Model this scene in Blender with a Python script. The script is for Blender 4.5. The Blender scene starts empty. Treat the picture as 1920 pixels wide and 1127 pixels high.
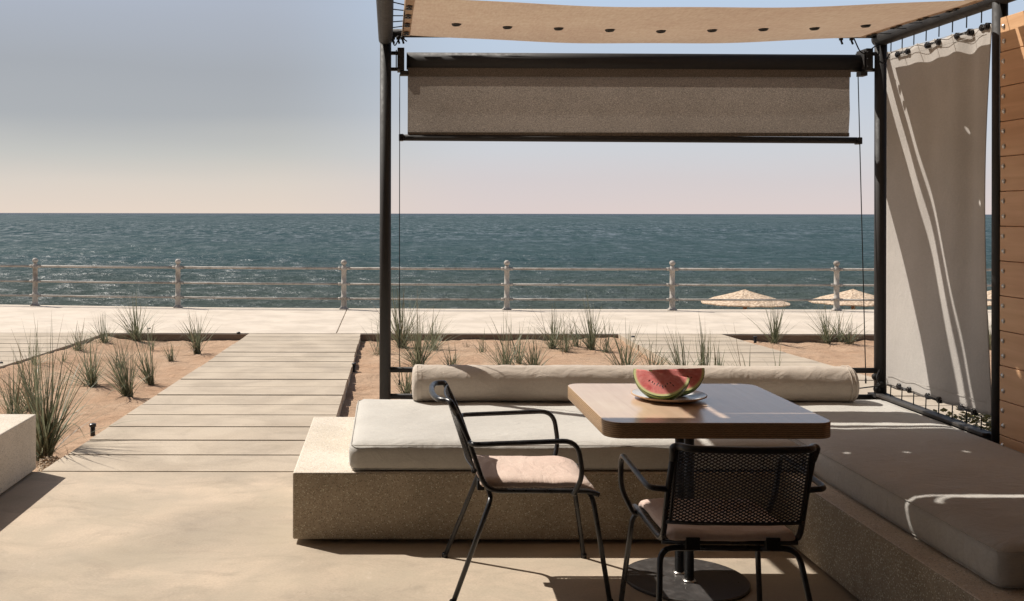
import bpy, bmesh, math, random
from mathutils import Vector, Matrix, noise
R = math.radians
random.seed(7)
S = bpy.context.scene
COL = S.collection

# ------------------------------------------------------------------ camera
F = 1880.0                      # focal length in pixels of the 1920 wide photograph
VX, VY, EYE = 730.0, 400.3, 1.5
ROLL = 0.0016
cam = bpy.data.cameras.new('camera')
cam.sensor_width = 36.0
cam.lens = F/1920*36
cam.shift_x = (960-VX)/1920
cam.shift_y = -(563.5-VY)/1920
cam.clip_start = 0.05; cam.clip_end = 100000
co = bpy.data.objects.new('camera', cam); COL.objects.link(co)
co.location = (0, 0, EYE); co.rotation_euler = (R(90), -ROLL, 0)
S.camera = co

# ------------------------------------------------------------------ light
SUN = Vector((-.68, .45, 1.0)).normalized()          # towards the sun
el = math.asin(SUN.z); az = math.atan2(SUN.x, SUN.y)
S.view_settings.view_transform = 'Standard'; S.view_settings.look = 'None'
EXPO = 0.12
S.view_settings.gamma = 1; S.view_settings.exposure = EXPO
w = bpy.data.worlds.new('World'); S.world = w; w.use_nodes = True
nt = w.node_tree; nt.nodes.clear()
out = nt.nodes.new('ShaderNodeOutputWorld')
sky = nt.nodes.new('ShaderNodeTexSky'); sky.sky_type = 'NISHITA'; sky.sun_disc = False
sky.sun_elevation = el; sky.sun_rotation = az % (2*math.pi)
sky.dust_density = 3.0; sky.air_density = 1.0; sky.ozone_density = 1.0
b1 = nt.nodes.new('ShaderNodeBackground'); b1.inputs[1].default_value = 0.05
nt.links.new(sky.outputs[0], b1.inputs[0])
tc = nt.nodes.new('ShaderNodeTexCoord'); sp = nt.nodes.new('ShaderNodeSeparateXYZ')
nt.links.new(tc.outputs['Generated'], sp.inputs[0])
def lin(c): return tuple((v/255/12.92 if v/255 <= .04045 else ((v/255+.055)/1.055)**2.4)/2**EXPO for v in c)
def skyramp(stops):
    ramp = nt.nodes.new('ShaderNodeValToRGB'); cr = ramp.color_ramp
    while len(cr.elements) < len(stops): cr.elements.new(.5)
    for e, (p, c) in zip(cr.elements, stops): e.position = p; e.color = lin(c)+(1,)
    return ramp
# sea haze: peach-grey at the horizon to slate blue above, greyer to the left
ramp = skyramp([(0.0, (230, 214, 200)), (0.03, (219, 210, 200)), (0.062, (198, 198, 194)), (0.10, (174, 178, 182)), (0.14, (168, 173, 180)), (0.20, (174, 182, 196)), (0.5, (150, 168, 196))])
ramp2 = skyramp([(0.0, (221, 207, 204)), (0.03, (213, 206, 207)), (0.062, (207, 209, 214)), (0.10, (199, 207, 218)), (0.14, (191, 204, 220)), (0.20, (188, 206, 228)), (0.5, (150, 172, 205))])
# soft uneven bands of haze
mp = nt.nodes.new('ShaderNodeMapping'); mp.inputs['Scale'].default_value = (1.2, 1.2, 7)
nz = nt.nodes.new('ShaderNodeTexNoise'); nz.inputs['Scale'].default_value = 1.6; nz.inputs['Detail'].default_value = 3
nt.links.new(tc.outputs['Generated'], mp.inputs[0]); nt.links.new(mp.outputs[0], nz.inputs[0])
ad = nt.nodes.new('ShaderNodeMath'); ad.operation = 'MULTIPLY_ADD'; ad.inputs[1].default_value = .03; ad.inputs[2].default_value = -.015
nt.links.new(nz.outputs[0], ad.inputs[0])
ad2 = nt.nodes.new('ShaderNodeMath'); ad2.operation = 'ADD'
nt.links.new(ad.outputs[0], ad2.inputs[0]); nt.links.new(sp.outputs['Z'], ad2.inputs[1])
nt.links.new(ad2.outputs[0], ramp.inputs[0]); nt.links.new(ad2.outputs[0], ramp2.inputs[0])
xr = nt.nodes.new('ShaderNodeMapRange'); xr.interpolation_type = 'SMOOTHSTEP'; xr.inputs[1].default_value = -.14; xr.inputs[2].default_value = .12
nt.links.new(sp.outputs['X'], xr.inputs[0])
sm = nt.nodes.new('ShaderNodeMix'); sm.data_type = 'RGBA'
nt.links.new(xr.outputs[0], sm.inputs[0]); nt.links.new(ramp.outputs[0], sm.inputs[6]); nt.links.new(ramp2.outputs[0], sm.inputs[7])
b2 = nt.nodes.new('ShaderNodeBackground'); b2.inputs[1].default_value = 1.0
nt.links.new(sm.outputs[2], b2.inputs[0])
mr = nt.nodes.new('ShaderNodeMapRange'); mr.inputs[1].default_value = 0.22; mr.inputs[2].default_value = 0.55
nt.links.new(sp.outputs['Z'], mr.inputs[0])
mx = nt.nodes.new('ShaderNodeMixShader')
nt.links.new(mr.outputs[0], mx.inputs[0]); nt.links.new(b2.outputs[0], mx.inputs[1]); nt.links.new(b1.outputs[0], mx.inputs[2])
nt.links.new(mx.outputs[0], out.inputs[0])
sl = bpy.data.lights.new('sun', 'SUN'); sl.energy = 5.0; sl.angle = R(.5); sl.color = (1, .935, .85)
so = bpy.data.objects.new('sun', sl); COL.objects.link(so)
so.rotation_euler = SUN.to_track_quat('Z', 'Y').to_euler(); so.location = (-10, 8, 15)

# ------------------------------------------------------------------ helpers
def at(px, py, z):
    """point at height z seen at pixel px, py of the photograph"""
    dx = px-VX; dy = py-VY
    ux = dx+ROLL*dy; uy = dy-ROLL*dx
    Y = (EYE-z)*F/uy
    return Vector((ux*Y/F, Y, z))

def tag(o, label=None, cat=None, group=None, kind=None):
    if label: o['label'] = label
    if cat: o['category'] = cat
    if group: o['group'] = group
    if kind: o['kind'] = kind
    return o

def empty(name, loc=(0, 0, 0), rz=0, label=None, cat=None, group=None):
    o = bpy.data.objects.new(name, None); COL.objects.link(o)
    o.location = loc; o.rotation_euler = (0, 0, rz); o.empty_display_size = .1
    return tag(o, label, cat, group)

def copy_tree(o, parent=None):
    c = o.copy(); COL.objects.link(c)
    if parent: c.parent = parent
    for ch in list(o.children): copy_tree(ch, c)
    return c

class MB:
    def __init__(self): self.bm = bmesh.new(); self.mi = 0
    def face(self, vs, smooth=False):
        try:
            f = self.bm.faces.new(vs); f.smooth = smooth; f.material_index = self.mi; return f
        except ValueError: return None
    def box(self, x0, x1, y0, y1, z0, z1):
        v = [self.bm.verts.new((x, y, z)) for z in (z0, z1) for y in (y0, y1) for x in (x0, x1)]
        for q in ((0,2,3,1),(4,5,7,6),(0,1,5,4),(2,6,7,3),(0,4,6,2),(1,3,7,5)):
            self.face([v[i] for i in q])
        return self
    def prism(self, pts, z0, z1, smooth=False):
        a = [self.bm.verts.new((p[0], p[1], z0)) for p in pts]; b = [self.bm.verts.new((p[0], p[1], z1)) for p in pts]
        n = len(pts)
        self.face(list(reversed(a))); self.face(b)
        for i in range(n): self.face([a[i], a[(i+1)%n], b[(i+1)%n], b[i]], smooth)
        return self
    def tube(self, pts, r, seg=10, cap=True):
        pts = [Vector(p) for p in pts]; rings = []
        t = (pts[1]-pts[0]).normalized()
        u = t.cross(Vector((0, 0, 1)))
        if u.length < .1: u = t.cross(Vector((1, 0, 0)))
        u.normalize()
        for i, p in enumerate(pts):
            if i == 0: t = (pts[1]-pts[0]).normalized()
            elif i == len(pts)-1: t = (pts[-1]-pts[-2]).normalized()
            else: t = ((pts[i+1]-p).normalized()+(p-pts[i-1]).normalized()).normalized()
            u = (u-t*u.dot(t)).normalized(); vv = t.cross(u)
            rr = r(i/(len(pts)-1)) if callable(r) else r
            rings.append([self.bm.verts.new(p+(u*math.cos(a)+vv*math.sin(a))*rr) for a in [2*math.pi*k/seg for k in range(seg)]])
        for a, b in zip(rings, rings[1:]):
            for k in range(seg): self.face([a[k], a[(k+1)%seg], b[(k+1)%seg], b[k]], True)
        if cap: self.face(list(reversed(rings[0]))); self.face(rings[-1])
        return self
    def lathe(self, prof, c=(0, 0, 0), seg=20, smooth=True):
        rings = []
        for r, z in prof:
            rings.append([self.bm.verts.new((c[0]+max(r, 1e-4)*math.cos(2*math.pi*k/seg), c[1]+max(r, 1e-4)*math.sin(2*math.pi*k/seg), c[2]+z)) for k in range(seg)])
        for a, b in zip(rings, rings[1:]):
            for k in range(seg): self.face([a[k], a[(k+1)%seg], b[(k+1)%seg], b[k]], smooth)
        return self
    def sphere(self, c, r, seg=12, rings=8, sz=1):
        return self.lathe([(r*math.sin(math.pi*i/rings), -r*sz*math.cos(math.pi*i/rings)) for i in range(rings+1)], c, seg)
    def build(self, name, mat, parent=None, bevel=0):
        me = bpy.data.meshes.new(name)
        bmesh.ops.recalc_face_normals(self.bm, faces=self.bm.faces)
        self.bm.to_mesh(me); self.bm.free()
        for m in (mat if isinstance(mat, (list, tuple)) else [mat]): me.materials.append(m)
        o = bpy.data.objects.new(name, me); COL.objects.link(o)
        if parent: o.parent = parent
        if bevel:
            md = o.modifiers.new('bevel', 'BEVEL'); md.width = bevel; md.segments = 2; md.limit_method = 'ANGLE'
        return o

def build_each(mb, name, mat, parent=None, bevel=0):
    """one object for every separate piece of the mesh"""
    bm = mb.bm; bm.verts.ensure_lookup_table(); seen = set(); res = []
    for v0 in bm.verts:
        if v0 in seen: continue
        comp = [v0]; seen.add(v0)
        for v in comp:
            for e in v.link_edges:
                o = e.other_vert(v)
                if o not in seen: seen.add(o); comp.append(o)
        q = MB(); mp = {v: q.bm.verts.new(v.co) for v in comp}
        fs = {f for v in comp for f in v.link_faces}
        for f in fs:
            q.mi = f.material_index; q.face([mp[v] for v in f.verts], f.smooth)
        res.append(q.build(name, mat, parent, bevel))
    bm.free(); return res

def fillet(pts, rad, n=5):
    """round the corners of a polyline"""
    pts = [Vector(p) for p in pts]; o = [pts[0]]
    for i in range(1, len(pts)-1):
        p, a, b = pts[i], pts[i-1], pts[i+1]
        r = rad[i-1] if isinstance(rad, (list, tuple)) else rad
        r = min(r, (a-p).length*.49, (b-p).length*.49)
        s = p+(a-p).normalized()*r; e = p+(b-p).normalized()*r
        for k in range(n+1):
            t = k/n; o.append(s*(1-t)**2+p*2*t*(1-t)+e*t*t)
    o.append(pts[-1]); return o

def lerp(a, b, t): return a+(b-a)*t

# ------------------------------------------------------------------ materials
def mat(name, base, rough=.7, spec=.3, metal=0):
    m = bpy.data.materials.new(name); m.use_nodes = True
    b = m.node_tree.nodes['Principled BSDF']
    b.inputs['Base Color'].default_value = (*base, 1); b.inputs['Roughness'].default_value = rough
    b.inputs['Specular IOR Level'].default_value = spec; b.inputs['Metallic'].default_value = metal
    return m
def N(m, t): return m.node_tree.nodes.new(t)
def L(m, a, b): m.node_tree.links.new(a, b)
def bsdf(m): return m.node_tree.nodes['Principled BSDF']
def coords(m, scale=(1, 1, 1), kind='Object', rot=(0, 0, 0)):
    t = N(m, 'ShaderNodeTexCoord'); p = N(m, 'ShaderNodeMapping')
    p.inputs['Scale'].default_value = scale; p.inputs['Rotation'].default_value = rot
    L(m, t.outputs[kind], p.inputs[0]); return p.outputs[0]
def nse(m, vec, scale, detail=4, rough=.55, dist=0):
    n = N(m, 'ShaderNodeTexNoise'); n.inputs['Scale'].default_value = scale; n.inputs['Detail'].default_value = detail
    n.inputs['Roughness'].default_value = rough; n.inputs['Distortion'].default_value = dist
    L(m, vec, n.inputs['Vector']); return n.outputs[0]
def rmp(m, val, stops, interp='LINEAR'):
    r = N(m, 'ShaderNodeValToRGB'); r.color_ramp.interpolation = interp; cr = r.color_ramp
    while len(cr.elements) < len(stops): cr.elements.new(.5)
    for e, (p, c) in zip(cr.elements, stops):
        e.position = p; e.color = (c, c, c, 1) if not isinstance(c, tuple) else (*c, 1)
    L(m, val, r.inputs[0]); return r.outputs[0]
def mixc(m, f, a, b, mode='MIX'):
    x = N(m, 'ShaderNodeMix'); x.data_type = 'RGBA'; x.blend_type = mode
    for k, v in ((0, f), (6, a), (7, b)):
        if hasattr(v, 'links'): L(m, v, x.inputs[k])
        else: x.inputs[k].default_value = v if k == 0 else (*v, 1)
    return x.outputs[2]
def bump(m, h, strength=.3, dist=.01, prev=None):
    b = N(m, 'ShaderNodeBump'); b.inputs['Strength'].default_value = strength; b.inputs['Distance'].default_value = dist
    L(m, h, b.inputs['Height'])
    if prev is not None: L(m, prev, b.inputs['Normal'])
    return b.outputs[0]
def setc(m, c): L(m, c, bsdf(m).inputs['Base Color'])
def setn(m, n): L(m, n, bsdf(m).inputs['Normal'])

def concrete(name, a, b, speck=0, spb=.3, stain=.35, big=1.9):
    m = mat(name, a, .75, .25); v = coords(m)
    c = mixc(m, rmp(m, nse(m, v, big, 10, .62, .5), [(.42, 0.), (.62, 1.)]), a, b)
    st = rmp(m, nse(m, coords(m, (1, 1.7, 1)), 2.3, 8, .7, 1.5), [(.5, 0.), (.75, 1.)])
    c = mixc(m, mul(m, st, stain), c, tuple(x*.72 for x in b))
    fl = rmp(m, nse(m, v, 38, 3, .75), [(.70, 0.), (.74, 1.)]); c = mixc(m, mul(m, fl, .5), c, tuple(x*.45 for x in b))
    f = nse(m, v, 90, 3, .7)
    c = mixc(m, .10, c, rmp(m, f, [(.3, 0.), (.7, 1.)]), 'OVERLAY')
    if big < 1:
        hue = nse(m, v, 2.6, 5, .6); c = mixc(m, rmp(m, hue, [(.40, 0.), (.62, .55)]), c, (.40, .345, .265)); c = mixc(m, rmp(m, nse(m, v, 5.5, 8, .75, 1.2), [(.62, 0.), (.72, .6)]), c, (.60, .51, .41))
        c = mixc(m, rmp(m, nse(m, v, 14, 6, .8, .6), [(.64, 0.), (.70, .45)]), c, (.20, .16, .12))
    if speck:
        vo = N(m, 'ShaderNodeTexVoronoi'); vo.inputs['Scale'].default_value = speck; L(m, v, vo.inputs['Vector'])
        s = N(m, 'ShaderNodeSeparateColor'); L(m, vo.outputs['Color'], s.inputs[0])
        near = rmp(m, vo.outputs['Distance'], [(.36, 1.), (.52, 0.)])
        light = mul2(m, near, rmp(m, s.outputs[0], [(.72, 0.), (.96, 1.)])); dark = mul2(m, near, rmp(m, s.outputs[1], [(.62, 0.), (.95, 1.)]))
        c = mixc(m, mul(m, light, .75), c, tuple(min(.95, x*3.0) for x in a)); c = mixc(m, mul(m, dark, .8), c, tuple(x*.28 for x in a))
        f2 = rmp(m, nse(m, v, 45, 4, .7), [(.55, 0.), (.7, 1.)])
        c = mixc(m, mul(m, f2, .3), c, tuple(x*.6 for x in a))
    setc(m, c)
    setn(m, bump(m, f, spb, .002, bump(m, nse(m, v, 6, 5), .25, .006)))
    L(m, rmp(m, nse(m, v, 3, 4), [(.3, .55), (.7, .85)]), bsdf(m).inputs['Roughness'])
    return m
def mul(m, a, k):
    x = N(m, 'ShaderNodeMath'); x.operation = 'MULTIPLY'; L(m, a, x.inputs[0]); x.inputs[1].default_value = k; return x.outputs[0]
def mul2(m, a, b):
    x = N(m, 'ShaderNodeMath'); x.operation = 'MULTIPLY'; L(m, a, x.inputs[0]); L(m, b, x.inputs[1]); return x.outputs[0]
def fabric(name, a, rough=.9, weave=420, trans=0, tcol=None, var=.12, wr=.35):
    m = mat(name, a, rough, .15); v = coords(m)
    n1 = nse(m, v, 2.2, 5); w1 = nse(m, coords(m, (weave, weave*.18, weave*.4)), 1, 2); w2 = nse(m, coords(m, (weave*.18, weave, weave)), 1, 2)
    c = mixc(m, var, a, rmp(m, w1, [(.3, 0.), (.7, 1.)]), 'OVERLAY'); c = mixc(m, var, c, rmp(m, w2, [(.3, 0.), (.7, 1.)]), 'OVERLAY')
    c = mixc(m, .12, c, rmp(m, n1, [(.3, .1), (.7, .9)]), 'OVERLAY')
    setc(m, c); setn(m, bump(m, w1, .15, .001, bump(m, nse(m, coords(m, (1, 1.8, 1)), 7, 5, .55, 1.6), wr, .016)))
    bsdf(m).inputs['Sheen Weight'].default_value = .1
    if trans:
        t = N(m, 'ShaderNodeBsdfTranslucent')
        if tcol: L(m, mixc(m, 1.0, c, tcol, 'MULTIPLY'), t.inputs[0])
        else: L(m, c, t.inputs[0])
        x = N(m, 'ShaderNodeMixShader'); x.inputs[0].default_value = trans
        o = m.node_tree.nodes['Material Output']
        L(m, bsdf(m).outputs[0], x.inputs[1]); L(m, t.outputs[0], x.inputs[2]); L(m, x.outputs[0], o.inputs[0])
    return m

M = {}
M['floor'] = concrete('polished_concrete', (.54, .44, .335), (.37, .31, .24), 0, .15, .6, .85)
M['path'] = concrete('plank_concrete', (.51, .43, .335), (.42, .35, .27), 0, .25, .55)
M['prom'] = concrete('promenade_concrete', (.66, .575, .48), (.56, .485, .40), 0, .2)
M['terrazzo'] = concrete('terrazzo', (.42, .35, .265), (.31, .26, .195), 185, .4)  # darker copy of the pale terrazzo, shade put into its colour
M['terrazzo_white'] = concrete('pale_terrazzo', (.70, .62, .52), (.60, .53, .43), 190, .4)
def steel(name, c, rough=.4):
    m = mat(name, c, rough, .5); v = coords(m); f = nse(m, v, 25, 6, .7)
    c2 = mixc(m, rmp(m, f, [(.45, 0.), (.75, 1.)]), c, tuple(x*1.7+.006 for x in c)); setc(m, c2)
    L(m, rmp(m, f, [(.3, rough-.06), (.7, rough+.18)]), bsdf(m).inputs['Roughness'])
    setn(m, bump(m, nse(m, v, 260, 2), .08, .001)); return m
M['steel'] = steel('painted_steel', (.016, .014, .013), .6)
M['tube'] = steel('chair_steel', (.016, .016, .018), .28)
M['cord'] = mat('black_cord', (.012, .012, .012), .7)
M['plastic'] = mat('black_plastic', (.012, .011, .012), .35, .5)
M['cushion'] = fabric('cushion_canvas', (.505, .485, .445), .85, 300, 0, None, .05, .45)
M['bolster'] = fabric('bolster_canvas', (.52, .455, .385), .8, 300, 0, None, .05, .5)
M['pad'] = fabric('pad_canvas', (.62, .485, .41), .85, 300, 0, None, .06, .5)
M['canopy'] = fabric('canopy_canvas', (.60, .475, .36), .9, 90, .5, (.70, .64, .60), .10, .15)
M['curtain'] = fabric('curtain_canvas', (.43, .405, .375), .9, 300, .02, (.8, .75, .7), .04, .15)
M['blind'] = fabric('screen_cloth', (.25, .215, .18), .9, 700, .42, (.95, .95, .95), .5, .1)

def sandmat():
    m = mat('sand', (.55, .33, .21), .95, .1); v = coords(m)
    c = mixc(m, rmp(m, nse(m, v, 1.5, 6, .6, .5), [(.35, 0.), (.65, 1.)]), (.53, .375, .26), (.47, .305, .20))
    c = mixc(m, rmp(m, nse(m, v, 60, 4, .8), [(.62, 0.), (.72, 1.)]), c, (.20, .12, .08))
    c = mixc(m, .35, c, rmp(m, nse(m, v, 240, 2, .8), [(.3, 0.), (.7, 1.)]), 'OVERLAY'); setc(m, c)
    setn(m, bump(m, nse(m, v, 120, 4, .8), .8, .008, bump(m, nse(m, coords(m, (1, 1.6, 1)), 7, 6, .66, .8), 1.0, .038))); return m
M['sand'] = sandmat(); M['soil'] = mat('joint_shade_and_soil', (.035, .028, .022), .95, .1)  # planting soil colour, also laid under the path joints as painted shade
def beachmat():
    m = mat('beach_sand', (.5, .4, .3), .95, .1); v = coords(m)
    setc(m, mixc(m, rmp(m, nse(m, v, .6, 6), [(.35, 0.), (.65, 1.)]), (.52, .42, .31), (.42, .33, .24))); return m
M['beach'] = beachmat()
def leafmat(name, a, b):
    m = mat(name, a, .5, .4); v = coords(m, (9, 9, 2))
    setc(m, mixc(m, rmp(m, nse(m, v, 3, 3), [(.35, 0.), (.7, 1.)]), a, b))
    t = N(m, 'ShaderNodeBsdfTranslucent'); t.inputs[0].default_value = (*[x*1.2 for x in b], 1)
    x = N(m, 'ShaderNodeMixShader'); x.inputs[0].default_value = .2; o = m.node_tree.nodes['Material Output']
    L(m, bsdf(m).outputs[0], x.inputs[1]); L(m, t.outputs[0], x.inputs[2]); L(m, x.outputs[0], o.inputs[0]); return m
M['blade'] = leafmat('marram_leaf', (.085, .105, .055), (.27, .285, .185))
M['dry'] = leafmat('dry_leaf', (.16, .12, .07), (.24, .19, .12))
M['leaf'] = leafmat('succulent_leaf', (.10, .12, .035), (.48, .42, .16))
def wood(name, a, b, axis='x', scale=1, edge=False):
    m = mat(name, a, .45, .4)
    s = {'x': (1.2, 22, 22), 'y': (22, 1.2, 22)}[axis]
    v = coords(m, tuple(q*scale for q in s)); g = nse(m, v, 1, 6, .6, .6)
    c = mixc(m, rmp(m, g, [(.3, 0.), (.7, 1.)]), a, b)
    c = mixc(m, .25, c, rmp(m, nse(m, coords(m), 2, 3), [(.3, .25), (.7, .75)]), 'OVERLAY')
    if edge:
        wv = N(m, 'ShaderNodeTexWave'); wv.bands_direction = 'Z'; wv.inputs['Scale'].default_value = 42; wv.inputs['Distortion'].default_value = 2.5; wv.inputs['Detail Scale'].default_value = 3
        L(m, coords(m), wv.inputs['Vector'])
        c = mixc(m, rmp(m, wv.outputs[0], [(.35, 0.), (.65, 1.)]), c, tuple(x*.6 for x in b))
    setc(m, c); setn(m, bump(m, g, .12, .002)); return m
M['tabletop'] = wood('birch_veneer', (.66, .50, .355), (.58, .42, .285), 'y')
M['ply'] = wood('plywood_edge', (.52, .35, .20), (.42, .27, .15), 'y', 1, True)
M['board'] = wood('iroko_board', (.72, .44, .25), (.58, .33, .175), 'y', 1)
bsdf(M['tabletop']).inputs['Roughness'].default_value = .2; bsdf(M['tabletop']).inputs['Specular IOR Level'].default_value = .6
M['screw'] = mat('zinc', (.6, .58, .55), .3, .5, 1)
def railmat():
    m = mat('weathered_paint', (.50, .45, .39), .6); v = coords(m)
    setc(m, mixc(m, rmp(m, nse(m, v, 4, 6, .7), [(.5, 0.), (.68, 1.)]), (.42, .39, .355), (.20, .17, .145))); return m
M['rail'] = railmat()
def straw():
    m = mat('straw', (.60, .44, .30), .9, .1); v = coords(m)
    wv = N(m, 'ShaderNodeTexNoise'); wv.inputs['Scale'].default_value = 14; wv.inputs['Detail'].default_value = 5; L(m, v, wv.inputs['Vector'])
    setc(m, mixc(m, rmp(m, wv.outputs[0], [(.35, 0.), (.65, 1.)]), (.40, .29, .20), (.74, .60, .46)))
    setn(m, bump(m, wv.outputs[0], .8, .05)); return m
M['straw'] = straw()
M['trunk'] = wood('pole_wood', (.22, .12, .07), (.15, .08, .05), 'x')

# ------------------------------------------------------------------ setting
def fbm(x, y, s, o=4):
    return noise.fractal(Vector((x*s, y*s, 3.7)), 1.0, 2.0, o)
# sand ground with low hummocks between the paths
b = MB(); nx, ny = 330, 150; X0, X1, Y0, Y1 = -11, 13, 5.4, 12.7
g = []
for j in range(ny+1):
    y = lerp(Y0, Y1, j/ny); row = []
    for i in range(nx+1):
        x = lerp(X0, X1, i/nx)
        z = -.085 + .035*fbm(x, y, .9) + .020*fbm(x, y, 4.0) + .009*fbm(x, y, 13)
        if -.3 < x < 2.8: z += .05*math.sin(math.pi*(x+.3)/3.1)*max(0, 1-abs(y-10)/2.2)
        z += .05*max(0, min(1, (-3.0-x)/.6))+.035*max(0, 1-abs(x-2.75)/.4)
        row.append(b.bm.verts.new((x, y, min(z, -.016 if x < -3.2 else -.024))))
    g.append(row)
for j in range(ny):
    for i in range(nx): b.face([g[j][i], g[j][i+1], g[j+1][i+1], g[j+1][i]], True)
tag(b.build('sand', M['sand']), 'pinkish orange sand of the planting beds between the concrete paths', kind='structure')
b = MB(); b.box(-60, 60, -30, 12.8, -.5, -.22)
tag(b.build('ground', M['sand']), kind='structure')
# terrace floor
b = MB(); b.box(-7, 5.5, -4, 5.815, -.2, 0)
tag(b.build('floor', M['floor'], bevel=.004), kind='structure')

seams = [5.828, 6.233, 6.635, 7.05, 7.465, 7.87, 8.28, 8.677, 9.06, 9.44, 9.80, 10.16, 10.5, 10.84, 11.17, 11.5, 11.85, 12.19, 12.54]
def path(xl0, xl1, xr0, xr1, y_from=0, label=''):
    b = MB(); ya, yb = 5.83, 12.6
    for k, (a, c) in enumerate(zip(seams, seams[1:])):
        if a < y_from: continue
        a2, c2 = a+.012, c-.012
        f = lambda y, p, q: p+(q-p)*(y-ya)/(yb-ya)
        j = random.uniform(-.006, .006); dz = random.uniform(-.003, .002)
        b.prism([(f(a2, xl0, xl1)+j, a2), (f(a2, xr0, xr1)+j, a2), (f(c2, xr0, xr1)+j, c2), (f(c2, xl0, xl1)+j, c2)], -.16, dz)
    y0_ = max(y_from, ya); g_ = lambda y, p, q: p+(q-p)*(y-ya)/(yb-ya)
    jb = MB(); jb.prism([(g_(y0_, xl0, xl1)+.03, y0_), (g_(y0_, xr0, xr1)-.03, y0_), (g_(12.5, xr0, xr1)-.03, 12.5), (g_(12.5, xl0, xl1)+.03, 12.5)], -.14, -.012)  # dark sheet added under the slabs, painting the shade in the gaps
    tag(jb.build('joint_shade', M['soil']), 'dark sheet added for the shade in the joints of '+label[:40], kind='structure')
    return tag(b.build('path', M['path'], bevel=.0012), label, kind='structure')
path(-2.02, -1.74, -.395, -.35, 0, 'plank path of pale concrete running from the terrace to the promenade')
path(-8.0, -7.5, -4.15, -3.53, 0, 'pale plank path at the far left beyond the sand bed')
path(2.84, 2.86, 4.75, 4.14, 6, 'pale plank path beyond the bolster on the right')
# promenade slabs
b = MB()
def edgeY(x):
    pts = [(-30, 19.5), (-5.75, 16.33), (-3.34, 16.0), (-.71, 15.85), (1.83, 15.78), (40, 15.72)]
    for (x0, y0), (x1, y1) in zip(pts, pts[1:]):
        if x0 <= x <= x1: return y0+(y1-y0)*(x-x0)/(x1-x0)
for a, c in ((-30, -8.3), (-8.29, -.665), (-.655, 40)):
    far = [x for x in (40, 1.83, -.71, -3.34, -5.75, -30) if a <= x <= c]
    far = sorted(set(far+[a, c]), reverse=True)
    b.prism([(a, 12.555), (c, 12.555)]+[(x, edgeY(x)) for x in far], -.5, 0)
tag(b.build('promenade', M['prom'], bevel=.006), kind='structure')
b = MB(); 
far = [40, 1.83, -.71, -3.34, -5.75, -30]
b.prism([(-30, 13.2), (40, 13.2)]+[(x, edgeY(x)-.06) for x in far], -4, -.5)
tag(b.build('sea_wall', M['prom']), 'pale concrete sea wall carrying the promenade', 'wall')
# bed edging: dark kerb under the promenade edge and along the paths
b = MB(); b.box(-7.4, 13, 12.52, 12.548, -.2, -.012)
tag(b.build('kerb', concrete('edge_concrete', (.20, .15, .11), (.16, .12, .09))), kind='structure')
# beach and sea
b = MB(); n = 60; prev = None
for j in range(n+1):
    y = lerp(14.5, 60, j/n); z = -3.15-.9*max(0, (y-30)/25)
    row = [b.bm.verts.new((x, y, z+.05*fbm(x, y, .5))) for x in [lerp(-60, 70, i/60) for i in range(61)]]
    if prev:
        for i in range(60): b.face([prev[i], prev[i+1], row[i+1], row[i]], True)
    prev = row
tag(b.build('beach', M['beach']), kind='structure')

def seamat():
    m = mat('sea_water', (.03, .06, .06), .3, .5); m.node_tree.nodes.remove(bsdf(m)); v = coords(m)
    s = N(m, 'ShaderNodeSeparateXYZ'); L(m, v, s.inputs[0])
    def mr(a, b_): 
        q = N(m, 'ShaderNodeMapRange'); q.inputs[1].default_value = a; q.inputs[2].default_value = b_; L(m, s.outputs[1], q.inputs[0]); return q.outputs[0]
    fine = nse(m, coords(m, (.75, .75, 1)), 1.0, 5, .68, .3)
    mid = nse(m, coords(m, (.45, .11, 1)), 1.0, 5, .72, .3)
    far = nse(m, coords(m, (.09, .012, 1)), 1.0, 5, .75, .2)
    f = mixc(m, mr(70, 260), fine, mid); f = mixc(m, mr(300, 1500), f, far)
    swell = nse(m, coords(m, (.004, .03, 1)), 1, 4)
    c = mixc(m, rmp(m, swell, [(.35, 0.), (.65, 1.)]), (.031, .061, .072), (.047, .080, .086))
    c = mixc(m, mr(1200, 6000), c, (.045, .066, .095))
    c = mixc(m, mr(110, 48), c, (.060, .075, .068))
    d = N(m, 'ShaderNodeBsdfDiffuse'); L(m, c, d.inputs[0])
    g = N(m, 'ShaderNodeBsdfGlossy'); g.inputs['Roughness'].default_value = .35
    n1 = bump(m, f, 1.0, .5); L(m, n1, g.inputs['Normal']); L(m, n1, d.inputs['Normal'])
    x = N(m, 'ShaderNodeMixShader'); L(m, mul2(m, rmp(m, f, [(.38, .0), (.5, .10), (.58, .26), (.70, .62)]), rmp(m, mr(45, 200), [(0, .25), (1, 1.)])), x.inputs[0])
    o = m.node_tree.nodes['Material Output']; L(m, d.outputs[0], x.inputs[1]); L(m, g.outputs[0], x.inputs[2]); L(m, x.outputs[0], o.inputs[0])
    return m
M['sea'] = seamat()
b = MB(); SEA = -3.5; prev = None
ys = []; y = 42.0
while y < 900: ys.append(y); y *= 1.0042
while y < 60000: ys.append(y); y *= 1.25
for y in ys:
    wdt = y*.75+30; nn = 260 if y < 900 else 260
    row = []
    for i in range(nn+1):
        x = lerp(-wdt, wdt, i/nn)
        a = 0
        if y < 900:
            fade = min(1, 900/y-1)
            p = Vector((x*.10, y*.30, 0))
            a = fade*(.16*noise.fractal(p, .8, 2.1, 4)+.20*noise.noise(Vector((x*.02, y*.11, 5)))+.10*(1-abs(noise.noise(Vector((x*.05+3, y*.45, 9)))*2)))
        row.append(b.bm.verts.new((x, y, SEA+a)))
    if prev:
        for i in range(nn): b.face([prev[i], prev[i+1], row[i+1], row[i]], True)
    prev = row
tag(b.build('sea', M['sea']), kind='structure')

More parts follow.
